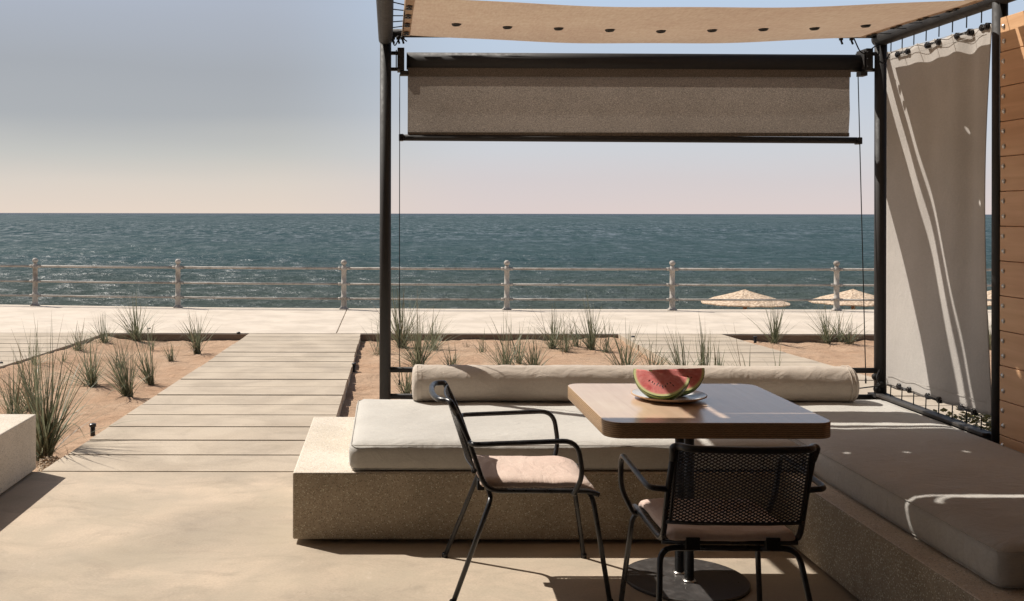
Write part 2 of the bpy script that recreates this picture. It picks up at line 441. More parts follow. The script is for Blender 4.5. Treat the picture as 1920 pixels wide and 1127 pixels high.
# ------------------------------------------------------------------ benches
b = MB()
YF, YB = 4.55, 5.80; XL, XI, XR = -.437, 1.80, 2.86; ZT, ZU = .324, .02
b.prism([(XL, YF), (XI, YF), (XI, 1.6), (XR, 1.6), (XR, YB), (XL, YB)], ZU, ZT)
bench = empty('corner_bench', (0, 0, 0), 0, 'L-shaped terrazzo concrete bench with shade-coloured sides carrying the long cushions', 'bench')
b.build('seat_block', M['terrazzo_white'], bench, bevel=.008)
# the body is one cast piece; its vertical faces get a darker terrazzo with shade in the colour
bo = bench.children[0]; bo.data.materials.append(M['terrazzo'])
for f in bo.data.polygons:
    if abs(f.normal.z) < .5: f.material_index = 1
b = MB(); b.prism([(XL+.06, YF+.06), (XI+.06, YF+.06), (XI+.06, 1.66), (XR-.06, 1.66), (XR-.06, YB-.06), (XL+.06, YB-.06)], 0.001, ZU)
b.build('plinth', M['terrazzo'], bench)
b = MB(); b.box(-5.2, -2.05, 1.5, 5.828, .012, .331)
lb = empty('concrete_bench', (0, 0, 0), 0, 'plain pale concrete block bench at the left edge casting a shadow on the floor', 'bench')
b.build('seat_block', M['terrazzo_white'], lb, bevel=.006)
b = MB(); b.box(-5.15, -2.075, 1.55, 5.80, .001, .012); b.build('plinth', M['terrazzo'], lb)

def soft_box(x0, x1, y0, y1, z0, z1, r, step=.035, puff=.012, seed=0, side=.006):
    b = MB(); nx, ny, nz_ = max(2, int((x1-x0)/step)), max(2, int((y1-y0)/step)), max(3, int((z1-z0)/.02))
    cen = {}
    def P(i, j, k):
        key = (i, j, k)
        if key in cen: return cen[key]
        p = Vector((lerp(x0, x1, i/nx), lerp(y0, y1, j/ny), lerp(z0, z1, k/nz_)))
        c = Vector((min(max(p.x, x0+r), x1-r), min(max(p.y, y0+r), y1-r), min(max(p.z, z0+r), z1-r)))
        d = p-c; edge = min(p.x-x0, x1-p.x, p.y-y0, y1-p.y)
        if d.length > 1e-6:
            mxd = max(abs(d.x), abs(d.y), abs(d.z)); p = c+d.normalized()*mxd
        e = min(1, max(0, edge)/.12)
        if k == nz_: p.z += puff*math.sin(e*math.pi/2)+.004*fbm(p.x+seed, p.y, 3)+.0025*fbm(p.x+seed, p.y, 9)
        elif 0 < k < nz_:
            q = side*math.sin(math.pi*k/nz_)+.004*fbm(p.x+p.y, p.z*2+seed, 4)
            if j == 0: p.y -= q
            if j == ny: p.y += q
            if i == 0: p.x -= q
            if i == nx: p.x += q
        cen[key] = b.bm.verts.new(p); return cen[key]
    for i in range(nx):
        for j in range(ny):
            b.face([P(i, j, 0), P(i, j+1, 0), P(i+1, j+1, 0), P(i+1, j, 0)], True)
            b.face([P(i, j, nz_), P(i+1, j, nz_), P(i+1, j+1, nz_), P(i, j+1, nz_)], True)
    for k in range(nz_):
        for i in range(nx):
            b.face([P(i, 0, k), P(i+1, 0, k), P(i+1, 0, k+1), P(i, 0, k+1)], True)
            b.face([P(i, ny, k), P(i, ny, k+1), P(i+1, ny, k+1), P(i+1, ny, k)], True)
        for j in range(ny):
            b.face([P(0, j, k), P(0, j, k+1), P(0, j+1, k+1), P(0, j+1, k)], True)
            b.face([P(nx, j, k), P(nx, j+1, k), P(nx, j+1, k+1), P(nx, j, k+1)], True)
    return b
def rrect(x0, x1, y0, y1, r, n=6):
    o = []
    for cx, cy, a0 in ((x1-r, y0+r, -90), (x1-r, y1-r, 0), (x0+r, y1-r, 90), (x0+r, y0+r, 180)):
        for k in range(n+1):
            a = R(a0+90*k/n); o.append((cx+r*math.cos(a), cy+r*math.sin(a)))
    return o
def cushion(x0, x1, y0, y1, z0, z1, label, seed):
    t = empty('bench_cushion', ((x0+x1)/2, (y0+y1)/2, z0), 0, label, 'cushion', 'long cushions on the corner bench')
    cx, cy, cz = t.location
    soft_box(x0-cx, x1-cx, y0-cy, y1-cy, 0, z1-z0, .028, seed=seed).build('cushion_body', M['cushion'], t)
    q = MB()
    ring = [Vector((p[0], p[1], z1-z0-.006)) for p in rrect(x0-cx+.004, x1-cx-.004, y0-cy+.004, y1-cy-.004, .03)]
    q.tube(ring+[ring[0]], .0022, 6); ring2 = [Vector((p.x, p.y, .010)) for p in ring]; q.tube(ring2+[ring2[0]], .0022, 6)
    build_each(q, 'piping', M['cushion'], t)
    return t
cushion(-.178, 1.885, 4.565, 5.68, ZT+.001, .449, 'long off-white cushion in full sun along the rear of the bench', 1)
cushion(1.905, 2.80, 3.13, 5.675, ZT+.001, .451, 'grey-shaded cushion on the right arm of the bench beside the curtain', 6)

# bolster
t = empty('bolster', (1.355, 5.58, .553), 0, 'long beige cylindrical bolster lying along the back of the bench', 'bolster')
b = MB(); n = 150; seg = 40; rings = []
x0, x1 = -1.228, 1.228
prof = [(x0, .02), (x0+.002, .06), (x0+.006, .088), (x0+.018, .0995)]+[(lerp(x0+.035, x1-.035, i/n), .102) for i in range(n+1)]+[(x1-.018, .0995), (x1-.006, .088), (x1-.002, .06), (x1, .02)]
for (x, r) in prof:
    ring = []
    for k in range(seg):
        a = 2*math.pi*k/seg
        d = .0035*fbm(x*1.5, a*1.2, 2.2)+.0034*noise.noise(Vector((x*22+2*math.sin(a*3), a*2.2, 1)))*max(0, math.sin(a))
        d += .005*fbm(x*.6+4, 2, 1)
        flat = -.006 if math.sin(a) < -.85 else 0
        rr = r+(d+flat)*(1 if r > .09 else 0)
        ring.append(b.bm.verts.new((x, math.cos(a)*rr, math.sin(a)*rr)))
    rings.append(ring)
for a, c in zip(rings, rings[1:]):
    for k in range(seg): b.face([a[k], a[(k+1)%seg], c[(k+1)%seg], c[k]], True)
b.face(rings[0]); b.face(rings[-1]); b.build('bolster_body', M['bolster'], t)
for s in (-1, 1):
    q = MB()
    for dx in (.028, .05):
        ring = [Vector((s*(1.228-dx), math.cos(2*math.pi*k/32)*.1035, math.sin(2*math.pi*k/32)*.1035)) for k in range(33)]; q.tube(ring, .0022, 6)
    build_each(q, 'end_piping', M['bolster'], t)

# ------------------------------------------------------------------ pergola
PL, PR, PY, PF = -.023, 2.861, 5.84, 4.70
t = empty('pergola', (0, 0, 0), 0, 'black steel tube pergola frame standing over the corner bench', 'pergola')
def tb(name, pts, r, parent=t, m='steel', seg=20): return MB().tube(pts, r, seg).build(name, M[m], parent)
tb('post', [(PL, PY, -.15), (PL, PY, 2.57)], .033)
tb('post', [(PR, PY, -.15), (PR, PY, 2.57)], .034)
tb('post', [(PR, PF, .3), (PR, PF, 2.57)], .033)
tb('post', [(PR, .6, 0), (PR, .6, 2.57)], .033)
tb('rear_beam', [(PL, PY, 2.55), (PR, PY, 2.55)], .025)
tb('side_beam', [(PL, PY+.03, 2.522), (PL, .5, 2.522)], .042)
tb('side_beam', [(PR, PY+.03, 2.522), (PR, .5, 2.522)], .042)
tb('front_beam', [(PL, .6, 2.55), (PR, .6, 2.55)], .025)
tb('back_rail', [(PL, PY, .590), (PR, PY, .590)], .016)
tb('back_rail', [(PL, PY, .435), (PR, PY, .435)], .016)
b = MB(); b.box(PR-.02, PR+.02, PF+.03, PY-.03, .425, .462); b.build('side_rail', M['steel'], t, bevel=.004)
b = MB(); b.box(2.80, 2.838, 4.73, 5.78, .452, .468); b.build('side_shelf', steel('worn_steel', (.045, .04, .036), .5), t, bevel=.003)
b = MB(); b.box(PR-.05, PR+.05, PY-.05, PY+.05, .44, .455); b.box(PR-.045, PR+.045, PF-.045, PF+.045, .325, .34)
build_each(b, 'foot_plate', M['steel'], t)

# canopy
CX0, CX1, CYR, CYF = .072, 2.735, 5.765, 4.611
def cz(x, y):
    u = (x-(CX0+CX1)/2)/((CX1-CX0)/2)
    e = 2.500+.030*max(0, (y-4.7)/1.06)
    return e-.047*(1-u*u)-.004*(u+1)+.0025*math.sin(x*7+y*5)
cn = empty('canopy', (0, 0, 0), 0, 'tan canvas roof canopy laced inside the pergola frame, with a row of black eyelets', 'canopy')
holes = [(.350+.2690*k, 5.27) for k in range(9)]; H = .035
xs = sorted(set([CX0, CX1]+[round(h[0]+s*H, 5) for h in holes for s in (-1, 1)]+[round(lerp(CX0, CX1, i/44), 5) for i in range(1, 44) if all(abs(lerp(CX0, CX1, i/44)-h[0]) > H+.004 for h in holes)]))
ysl = sorted(set([CYF, CYR, 5.27-H, 5.27+H]+[lerp(CYF, 5.27-H, i/9) for i in range(1, 9)]+[lerp(5.27+H, CYR, i/8) for i in range(1, 8)]))
b = MB(); V = {}
def gv(x, y):
    k = (round(x, 5), round(y, 5))
    if k not in V:
        V[k] = b.bm.verts.new((x, y, cz(x, y)))
    return V[k]
for xa, xb in zip(xs, xs[1:]):
    for ya, yb in zip(ysl, ysl[1:]):
        hc = [h for h in holes if xa < h[0] < xb and ya < h[1] < yb]
        if not hc: b.face([gv(xa, ya), gv(xb, ya), gv(xb, yb), gv(xa, yb)], True); continue
        hx, hy = hc[0]; outer = []; inner = []
        for k in range(16):
            a = 2*math.pi*k/16; c_, s_ = math.cos(a), math.sin(a); q = H/max(abs(c_), abs(s_))
            outer.append(gv(hx+c_*q, hy+s_*q)); inner.append(b.bm.verts.new((hx+c_*.018, hy+s_*.018, cz(hx, hy))))
        for k in range(16): b.face([outer[k], outer[(k+1)%16], inner[(k+1)%16], inner[k]], True)
# hems hanging at the sides
fab = b.build('canopy_fabric', M['canopy'], cn)
for (hx, hy) in holes:
    q = MB(); q.lathe([(.016, .006), (.026, .004), (.025, -.004), (.019, -.010), (.016, -.010), (.016, .006)], (hx, hy, cz(hx, hy)), 16)
    q.build('eyelet', M['plastic'], cn)
# double hem along both edges and the rear
q = MB()
for y0, y1 in zip(ysl, ysl[1:]):
    for xa, xb in ((CX0-.003, CX0+.045), (CX1-.045, CX1+.003)):
        vs = [q.bm.verts.new((x, y, cz(x, y)-.004)) for x, y in ((xa, y0), (xb, y0), (xb, y1), (xa, y1))]; q.face(vs, True)
for xa, xb in ((CX0-.003, CX0+.045), (CX1-.045, CX1+.003)): pass
bmesh.ops.remove_doubles(q.bm, verts=q.bm.verts, dist=1e-5)
build_each(q, 'hem', M['canopy'], cn)
# edge toggles and lacing to the beams
def toggle(bb, c, ax, ln=.03):
    c = Vector(c); ax = Vector(ax)
    bb.lathe([(.001, -.008), (.017, -.007), (.017, -.003), (.009, .0), (.001, .001)], c-ax*ln, 12)
    bb.lathe([(.001, -.008), (.017, -.007), (.017, -.003), (.009, .0), (.001, .001)], c+ax*ln, 12)
    bb.tube([c-ax*ln-Vector((0, 0, .006)), c+ax*ln-Vector((0, 0, .006))], .0045, 6)
for k in range(4):
    y = 5.64-k*.27
    for s, cx, px in ((-1, CX0+.022, PL+.04), (1, CX1-.022, PR-.04)):
        q = MB(); toggle(q, (cx, y, cz(cx, y)-.006), (0, 1, 0)); q.build('toggle', M['plastic'], cn)
q = MB()
for k in range(8):
    y = 5.64-k*.165
    q.tube([(CX0, y, cz(CX0, y)), (PL+.04, y+.004*random.uniform(-1, 1), 2.515)], .003, 5); q.tube([(CX1, y, cz(CX1, y)), (PR-.04, y, 2.515)], .0022, 5)
q.tube([(CX0+.002, 5.75, 2.52), (CX0+.002, 4.65, 2.50)], .003, 5)
q.tube(fillet([(PL+.03, 5.79, 2.52), (.03, 5.78, 2.46), (.06, 5.77, 2.52), (.1, 5.77, 2.49)], .02), .0035, 6)
q.tube(fillet([(2.68, 5.80, 2.53), (2.72, 5.80, 2.44), (2.76, 5.80, 2.42), (2.80, 5.80, 2.47), (2.84, 5.80, 2.48)], .03), .0035, 6)
for x in (.02, .05, .075, 2.60, 2.66):
    q.lathe([(.001, -.012), (.012, -.01), (.012, .006), (.004, .012)], (x, 5.775, 2.512), 8); q.tube([(x, 5.775, 2.50), (x+.006, 5.77, 2.478)], .006, 6)
build_each(q, 'lacing_cord', M['cord'], cn)

# front half of the shelter roof, just out of the picture above: a second canvas panel with open seams
cf = empty('canopy', (0, 0, 0), 0, 'second tan canvas panel closing the pergola roof nearer the viewer', 'canopy')
b = MB(); z = 2.50
def flat(pts, zz=z): b.face([b.bm.verts.new((p[0], p[1], zz)) for p in pts])
arc = lambda rr: [(.70-rr*math.sin(R(a)), 4.495+rr*math.cos(R(a))) for a in range(0, 91, 15)]
flat([(2.73, 4.595)]+arc(.10)+[(.585, 4.15), (.60, .62), (2.73, .62)])
# sheet left of the slit, with one short slot
flat([(.07, 4.6105)]+[(.70, 4.6115)]+arc(.117)[1:]+[(.582, 4.475), (.07, 4.475)])
flat([(.07, 4.4555), (.5815, 4.4555), (.568, 4.15), (.598, 4.14), (.60, .62), (.07, .62)])
flat([(.49, 4.475), (.49, 4.4555), (.5815, 4.4555), (.582, 4.475)])
flat([(.07, 4.475), (.07, 4.4555), (.12, 4.4555), (.12, 4.475)])
b.build('canopy_fabric', M['canopy'], cf)

# roller blind
rb = empty('roller_blind', (0, 0, 0), 0, 'half lowered brown screen roller blind under the rear beam', 'blind')
RY = 5.91; rx = lambda px: (px-VX)*RY/F
def zz(py, Y=RY): return EYE+(VY-py)*Y/F
tb('roller_tube', [(rx(762), RY, zz(114.5)), (rx(1612), RY, zz(117.5))], .051, rb, seg=32)
bl = MB(); nx_, nz2 = 90, 25
gz = []
for k in range(nz2+1):
    row = []
    for i in range(nx_+1):
        x = lerp(rx(764), rx(1590.5), i/nx_); v = k/nz2
        e = math.exp(-((x-rx(764))/.12)**2)+math.exp(-((x-rx(1590))/.12)**2)
        y = RY-.02+.012*math.sin(math.pi*v)*(1-e)+.006*e*math.sin(v*5)+.020*max(0, (v-.70+.10*e)/.30)
        row.append(bl.bm.verts.new((x, y, lerp(zz(125), zz(253), v)-.007*(x/2.6)*1)))
    gz.append(row)
for k in range(nz2):
    for i in range(nx_): bl.face([gz[k][i], gz[k][i+1], gz[k+1][i+1], gz[k+1][i]], True)
bl.build('blind_fabric', M['blind'], rb)
bl = MB(); bl.box(rx(764), rx(1591), RY-.027, RY-.023, zz(144)-.002, zz(128)); bl.box(rx(764), rx(1591), RY-.009, RY-.006, zz(255), zz(248)); build_each(bl, 'hem', M['blind'], rb)
tb('bottom_bar', [(rx(752), RY-.002, zz(258)), (rx(1606), RY-.002, zz(262))], .019, rb)
for px, py in ((752, 258), (1609, 263)):
    q = MB(); x = rx(px); q.box(x-.014, x+.014, RY-.026, RY+.024, zz(py+6.5), zz(py-6.5)); q.build('end_cap', M['plastic'], rb, bevel=.004)
for a, c, s in ((733, 757, 1), (1640, 1613, -1)):
    q = MB(); xa, xb = sorted((rx(a), rx(c)))
    q.box(xa, xb, RY-.04, RY-.012, zz(134), zz(128)); q.box(xa, xb, RY-.04, RY-.012, zz(104), zz(98))
    xm = rx(c-s*6); q.box(xm-.02, xm+.02, RY-.075, RY+.05, zz(134), zz(93))
    q.box(xm-.03, xm-.024, RY-.07, RY+.04, zz(130), zz(97))
    for pz in (100, 113, 127):
        for dx in (-.012, .012): q.sphere((xm+dx, RY-.077, zz(pz)), .006, 8, 6)
    q.box(xm-.005, rx(c+s*8), RY-.06, RY, zz(143), zz(135))
    q.build('bracket', M['steel'], rb, bevel=.003)
for p0, p1 in (((749, 140), (749, 712)), ((1607, 142), (1617, 708))):
    q = MB(); q.tube([(rx(p0[0]), RY-.01, zz(p0[1])), (rx(p1[0])-.012*(1 if p1[0]>1000 else 0), PY, zz(p1[1], PY))], .0028, 6)
    e = Vector((rx(p1[0])-.012*(1 if p1[0]>1000 else 0), PY, zz(p1[1], PY))); q.tube([e, e-Vector((0, 0, .03))], .0045, 6)
    q.build('guide_cable', M['cord'], rb)

# side curtain
cu = empty('side_curtain', (0, 0, 0), 0, 'pale canvas side curtain laced between corner post and front post, striped with sunlight', 'curtain')
b = MB(); ny_, nzc = 90, 80; g = []
CY0, CY1 = 5.775, 4.775
for k in range(nzc+1):
    v = k/nzc; row = []
    for i in range(ny_+1):
        u = i/ny_
        top = lerp(2.437, 2.408, u)-.010*abs(math.sin(math.pi*u*6)); bot = lerp(.515, .545, u)-.008*math.sin(math.pi*u*4)**2
        z = lerp(top, bot, v)
        y = lerp(CY0, CY1+.028*math.sin(math.pi*min(1, v*1.05))-.01, u)
        fold = .019*math.sin(u*17+1.2*v)*math.sin(math.pi*min(1, v*.9+.12))*(u**1.5)+.006*math.sin(u*33+v*2)*(1-v)*u
        bell = .035*math.sin(math.pi*v)*math.sin(math.pi*u)
        row.append(b.bm.verts.new((PR+.004+fold+bell, y, z)))
    g.append(row)
for k in range(nzc):
    for i in range(ny_): b.face([g[k][i], g[k][i+1], g[k+1][i+1], g[k+1][i]], True)
cf_ = b.build('curtain_fabric', M['curtain'], cu)
md = cf_.modifiers.new('solid', 'SOLIDIFY'); md.thickness = .002
for z0_, z1_ in ((2.428, 2.402), (2.39, 2.364), (.575, .60), (.53, .552)):
    MB().tube([(PR-.004+.004*math.sin(k*1.3), lerp(CY0-.02, CY1+.03, k/20), lerp(z0_, z1_, k/20)) for k in range(21)], .0014, 4, False).build('stitching', M['curtain'], cu)
def side_toggle(y, z, ln=.055):
    q = MB()
    for yy in (y, y-2*ln):
        q.tube([(PR-.009, yy, z), (PR+.010, yy, z)], .017, 18); q.tube([(PR-.015, yy, z), (PR-.009, yy, z)], .010, 12)
    for o_ in (-.003, .003): q.tube([(PR-.013, y, z+o_), (PR-.013, y-2*ln, z+o_)], .003, 6)
    q.build('toggle', M['plastic'], cu)
for y in (5.64, 5.33, 5.05): side_toggle(y, 2.398)
side_toggle(4.835, 2.40, .02)
for y in (5.62, 5.32, 5.01): side_toggle(y, .535)
q = MB()
for k in range(8):
    y = 5.72-k*.125
    q.tube([(PR, y, 2.49), (PR, y+.003, 2.425)], .003, 5)
    q.tube([(PR, y, .46), (PR, y-.004, .53)], .003, 5)
q.tube(fillet([(PR-.03, 5.80, 2.44), (PR-.05, 5.78, 2.39), (PR-.02, 5.76, 2.36), (PR, 5.74, 2.42)], .03), .004, 6)
q.tube(fillet([(PR-.03, 5.79, .60), (PR-.07, 5.75, .56), (PR-.04, 5.74, .52), (PR-.16, 5.76, .50)], .03), .004, 6)
for c in ((PR-.05, 5.80, .56), (PR-.03, 5.78, .52), (PR-.045, 5.79, .49)): q.sphere(c, .02, 8, 6)
build_each(q, 'lacing_cord', M['cord'], cu)

# timber screen with screws
ws = empty('timber_screen', (0, 0, 0), 0, 'screen of horizontal reddish timber boards screwed to posts at the right edge', 'screen')
b = MB(); WX = 2.835; pitch = .1613
for k in range(15):
    z1 = 2.414-.002-k*pitch; z0 = z1-pitch+.0035
    if k == 0: z1 += 0
    b.box(WX+random.uniform(-.001, .001), WX+.028, 2.2, 4.655, z0, z1)
b.build('boards', M['board'], ws, bevel=.002)
b = MB()
b.box(WX+.028, WX+.09, 4.60, 4.655, .1, 2.41); b.box(WX+.028, WX+.09, 2.2, 2.26, .1, 2.41); build_each(b, 'batten', M['board'], ws)
for k in range(14):
    for dz in (.045, .115):
        z = 2.414-k*pitch-dz
        if z < .4: continue
        q = MB(); q.lathe([(.001, .008), (.006, .0065), (.010, .003), (.012, 0)], (0, 0, 0), 12)
        o = q.build('screw', M['screw'], ws); o.location = (WX-.001, 4.628+(.002 if dz < .1 else -.002), z); o.rotation_euler = (0, R(-90), 0)

# terrace building overhead and behind the viewer: its roof edge shades the near side of the table
hb = empty('terrace_building', (0, 0, 0), 0, 'roof overhang of the pale terrace building above the near side of the terrace', 'building')
b = MB(); b.box(-9, 9, -5, 4.842, 3.2, 3.4); b.build('roof', concrete('soffit', (.30, .27, .23), (.26, .23, .2)), hb)
b = MB(); b.box(-9, 9, -5, -4.8, 0, 3.2); b.box(4.2, 4.4, -5, 3.6, 0, 3.2); b.build('wall', concrete('render_wall', (.22, .19, .16), (.2, .17, .14)), hb)

# ------------------------------------------------------------------ table, plate, melon
tx0, tx1, ty0, ty1 = .79, 1.628, 3.645, 4.49
tcx, tcy = (tx0+tx1)/2, (ty0+ty1)/2
tt = empty('table', (tcx, tcy, 0), 0, 'square plywood topped table on two thin black columns, holding the watermelon plate', 'table')
b = MB(); pts = rrect(tx0-tcx, tx1-tcx, ty0-tcy, ty1-tcy, .065, 8)
b.prism(pts, .682, .7405, True); o = b.build('tabletop', [M['tabletop'], M['ply']], tt, bevel=.003)
for f in o.data.polygons:
    if abs(f.normal.z) < .5: f.material_index = 1
    else: f.use_smooth = False
pc = [(1.205-tcx, 4.155-tcy), (1.217-tcx, 4.062-tcy)]
for (x, y) in pc: tb('column', [(x, y, .012), (x, y, .682)], .019, tt, 'tube')
b = MB(); b.lathe([(.001, .013), (.246, .013), (.25, .010), (.25, .001)], (1.215-tcx, 4.10-tcy, 0), 56, False)
b.build('base_plate', steel('base_steel', (.05, .046, .044), .32), tt)
b = MB(); b.box(-.10+1.21-tcx, .10+1.21-tcx, -.13+4.1-tcy, .13+4.1-tcy, .674, .6815); b.build('mounting_plate', M['tube'], tt)
b = MB()
for x, y in pc: b.lathe([(.019, .014), (.028, .014), (.026, .019), (.019, .021)], (x, y, 0), 20)
build_each(b, 'column_collar', M['screw'], tt)

pl = empty('plate', (1.148, 4.115, .7415), 0, 'white stoneware plate with brown rim under the watermelon', 'plate')
def platemat():
    m = mat('glaze', (.72, .72, .70), .18, .5); v = coords(m)
    setc(m, mixc(m, rmp(m, nse(m, v, 120, 2), [(.66, 0.), (.72, 1.)]), (.72, .72, .71), (.45, .40, .33))); return m
b = MB(); b.lathe([(.001, .006), (.085, .006), (.10, .008), (.135, .017), (.1475, .022)], (0, 0, 0), 64); b.build('plate_dish', platemat(), pl)
b = MB(); b.lathe([(.1475, .0222), (.151, .021), (.150, .017), (.12, .006), (.085, 0), (.001, 0)], (0, 0, 0), 64); b.build('plate_foot', mat('raw_clay', (.50, .34, .22), .7), pl)

def fleshmat():
    m = mat('melon_flesh', (.60, .1, .1), .35, .5); v = coords(m)
    n1 = nse(m, v, 28, 5, .65, .7)
    c = mixc(m, rmp(m, n1, [(.3, 0.), (.72, 1.)]), (.60, .13, .125), (.80, .34, .31))
    ln = N(m, 'ShaderNodeVectorMath'); ln.operation = 'LENGTH'; L(m, v, ln.inputs[0])
    c = mixc(m, rmp(m, ln.outputs['Value'], [(.094, 0.), (.103, 1.)]), c, (.80, .42, .30)); setc(m, c)
    bsdf(m).inputs['Subsurface Weight'].default_value = .15; bsdf(m).inputs['Subsurface Radius'].default_value = (.01, .003, .002)
    setn(m, bump(m, n1, .35, .004, bump(m, nse(m, v, 160, 3), .3, .0015))); return m
def skinmat():
    m = mat('melon_skin', (.05, .12, .03), .4, .4); v = coords(m)
    wv = N(m, 'ShaderNodeTexWave'); wv.bands_direction = 'Y'; wv.inputs['Scale'].default_value = 14; wv.inputs['Distortion'].default_value = 6; wv.inputs['Detail'].default_value = 3; L(m, v, wv.inputs['Vector'])
    setc(m, mixc(m, rmp(m, wv.outputs[0], [(.35, 0.), (.6, 1.)]), (.03, .075, .02), (.22, .30, .10))); return m
M['flesh'] = fleshmat(); M['skin'] = skinmat(); M['rind'] = mat('melon_rind', (.62, .62, .30), .5); M['seed'] = mat('melon_seed', (.012, .006, .004), .3, .5)
def melon(loc, rz, ry, rxx, R0, half, label, seed):
    rnd = random.Random(seed)
    t = empty('watermelon_wedge', loc, rz, label, 'watermelon', 'watermelon wedges on the plate'); t.rotation_euler = (rxx, ry, rz)
    RF = R0*.905
    def pt(r, th, ph): # th along the half disc 0..pi, ph angle from straight down
        x = -math.cos(th)*r; d = math.sin(th)*r
        return Vector((x, -math.sin(ph)*d, -math.cos(ph)*d))
    nth, nr = 40, 8
    bf, br, bs = MB(), MB(), MB()
    for s in (-1, 1):
        for j in range(nth):
            a0, a1 = math.pi*j/nth, math.pi*(j+1)/nth
            for k in range(nr):
                r0, r1 = RF*k/nr, RF*(k+1)/nr
                bf.face([bf.bm.verts.new(pt(*q)) for q in ((r0, a0, s*half), (r1, a0, s*half), (r1, a1, s*half), (r0, a1, s*half))], True)
            br.face([br.bm.verts.new(pt(*q)) for q in ((RF, a0, s*half), (R0-.002, a0, s*half), (R0-.002, a1, s*half), (RF, a1, s*half))])
    for j in range(nth):
        for k in range(12):
            a0, a1 = math.pi*j/nth, math.pi*(j+1)/nth; p0, p1 = lerp(-half, half, k/12), lerp(-half, half, (k+1)/12)
            bs.face([bs.bm.verts.new(pt(*q)) for q in ((R0, a0, p0), (R0, a1, p0), (R0, a1, p1), (R0, a0, p1))], True)
    for q in (bf, br, bs): bmesh.ops.remove_doubles(q.bm, verts=q.bm.verts, dist=1e-5)
    for s in (-1, 1):
        for j in range(nth):
            a0, a1 = math.pi*j/nth, math.pi*(j+1)/nth
            bs.face([bs.bm.verts.new(pt(*q)) for q in ((R0-.002, a0, s*half), (R0, a0, s*half), (R0, a1, s*half), (R0-.002, a1, s*half))])
    for vtx in bf.bm.verts:
        rr = vtx.co.length
        if rr < RF*.97 and rr > .003:
            vtx.co += Vector((0, .0016*noise.noise(vtx.co*60), .0025*noise.noise(vtx.co*35+Vector((seed, 0, 0)))))
    bf.build('flesh', M['flesh'], t); br.build('rind', M['rind'], t); bs.build('skin', M['skin'], t)
    sd = MB()
    for k in range(12):
        th = math.pi/2+rnd.uniform(-.75, .95); r = RF*rnd.uniform(.42, .72) if k < 11 else RF*rnd.uniform(.3, .8)
        if k < 9: th = math.pi/2+(-.72+k*.19+rnd.uniform(-.03, .03)); r = RF*(.60+.07*rnd.uniform(-1, 1))
        c = pt(r, th, half); rad = c.normalized(); nrm = Vector((0, -math.cos(half), math.sin(half)))
        tg = rad.cross(nrm).normalized(); L_ = rnd.uniform(.0040, .0056); Wd = .0022
        ring = [sd.bm.verts.new(c+nrm*.0004+rad*math.cos(a)*L_*(1.15 if math.cos(a) < 0 else .9)+tg*math.sin(a)*Wd) for a in [2*math.pi*i/10 for i in range(10)]]
        tp = sd.bm.verts.new(c+nrm*.0018)
        for i in range(10): sd.face([ring[i], ring[(i+1)%10], tp], True)
    sd.build('seeds', M['seed'], t)
    return t
R0 = .112
melon((1.100, 4.045, .7415+.006+R0*.985), R(-24), R(6), R(-20), R0, R(24), 'front watermelon wedge with seeds facing the viewer', 3)
melon((1.190, 4.150, .7415+.007+R0*.985), R(-6), R(-3), R(-18), R0*1.0, R(24), 'rear watermelon wedge, half hidden behind the front one', 11)

# ------------------------------------------------------------------ chairs
def diamond(b, f, w, h, dx, dz, wd, th):
    """expanded metal lattice over w x h, mapped to 3-D by f(u,v,off)"""
    m_ = dz/dx
    def seg(p, q):
        d = Vector((q[0]-p[0], q[1]-p[1])); n_ = Vector((-d.y, d.x)).normalized()*wd/2
        c = [(p[0]+n_.x, p[1]+n_.y), (p[0]-n_.x, p[1]-n_.y), (q[0]-n_.x, q[1]-n_.y), (q[0]+n_.x, q[1]+n_.y)]
        a = [b.bm.verts.new(f(u, v, -th/2)) for u, v in c]; e = [b.bm.verts.new(f(u, v, th/2)) for u, v in c]
        b.face(a); b.face(e[::-1])
        b.face([a[0], e[0], e[3], a[3]]); b.face([a[1], a[2], e[2], e[1]])
    k = -int(h/dz)-2
    for s in (1, -1):
        for k in range(-int(h/dz)-2, int(w/dx)+int(h/dz)+3):
            # line v = s*m*(u - k*dx)
            pts = []
            n = max(2, int(w/.06)); 
            us = []
            for vv in (0, h): us.append(k*dx+s*vv/m_)
            ua, ub = sorted(us); ua, ub = max(0, ua), min(w, ub)
            if ub-ua < 1e-4: continue
            nseg = max(1, int((ub-ua)/.05)+1)
            for i in range(nseg):
                u0, u1 = lerp(ua, ub, i/nseg), lerp(ua, ub, (i+1)/nseg)
                seg((u0, s*m_*(u0-k*dx)), (u1, s*m_*(u1-k*dx)))
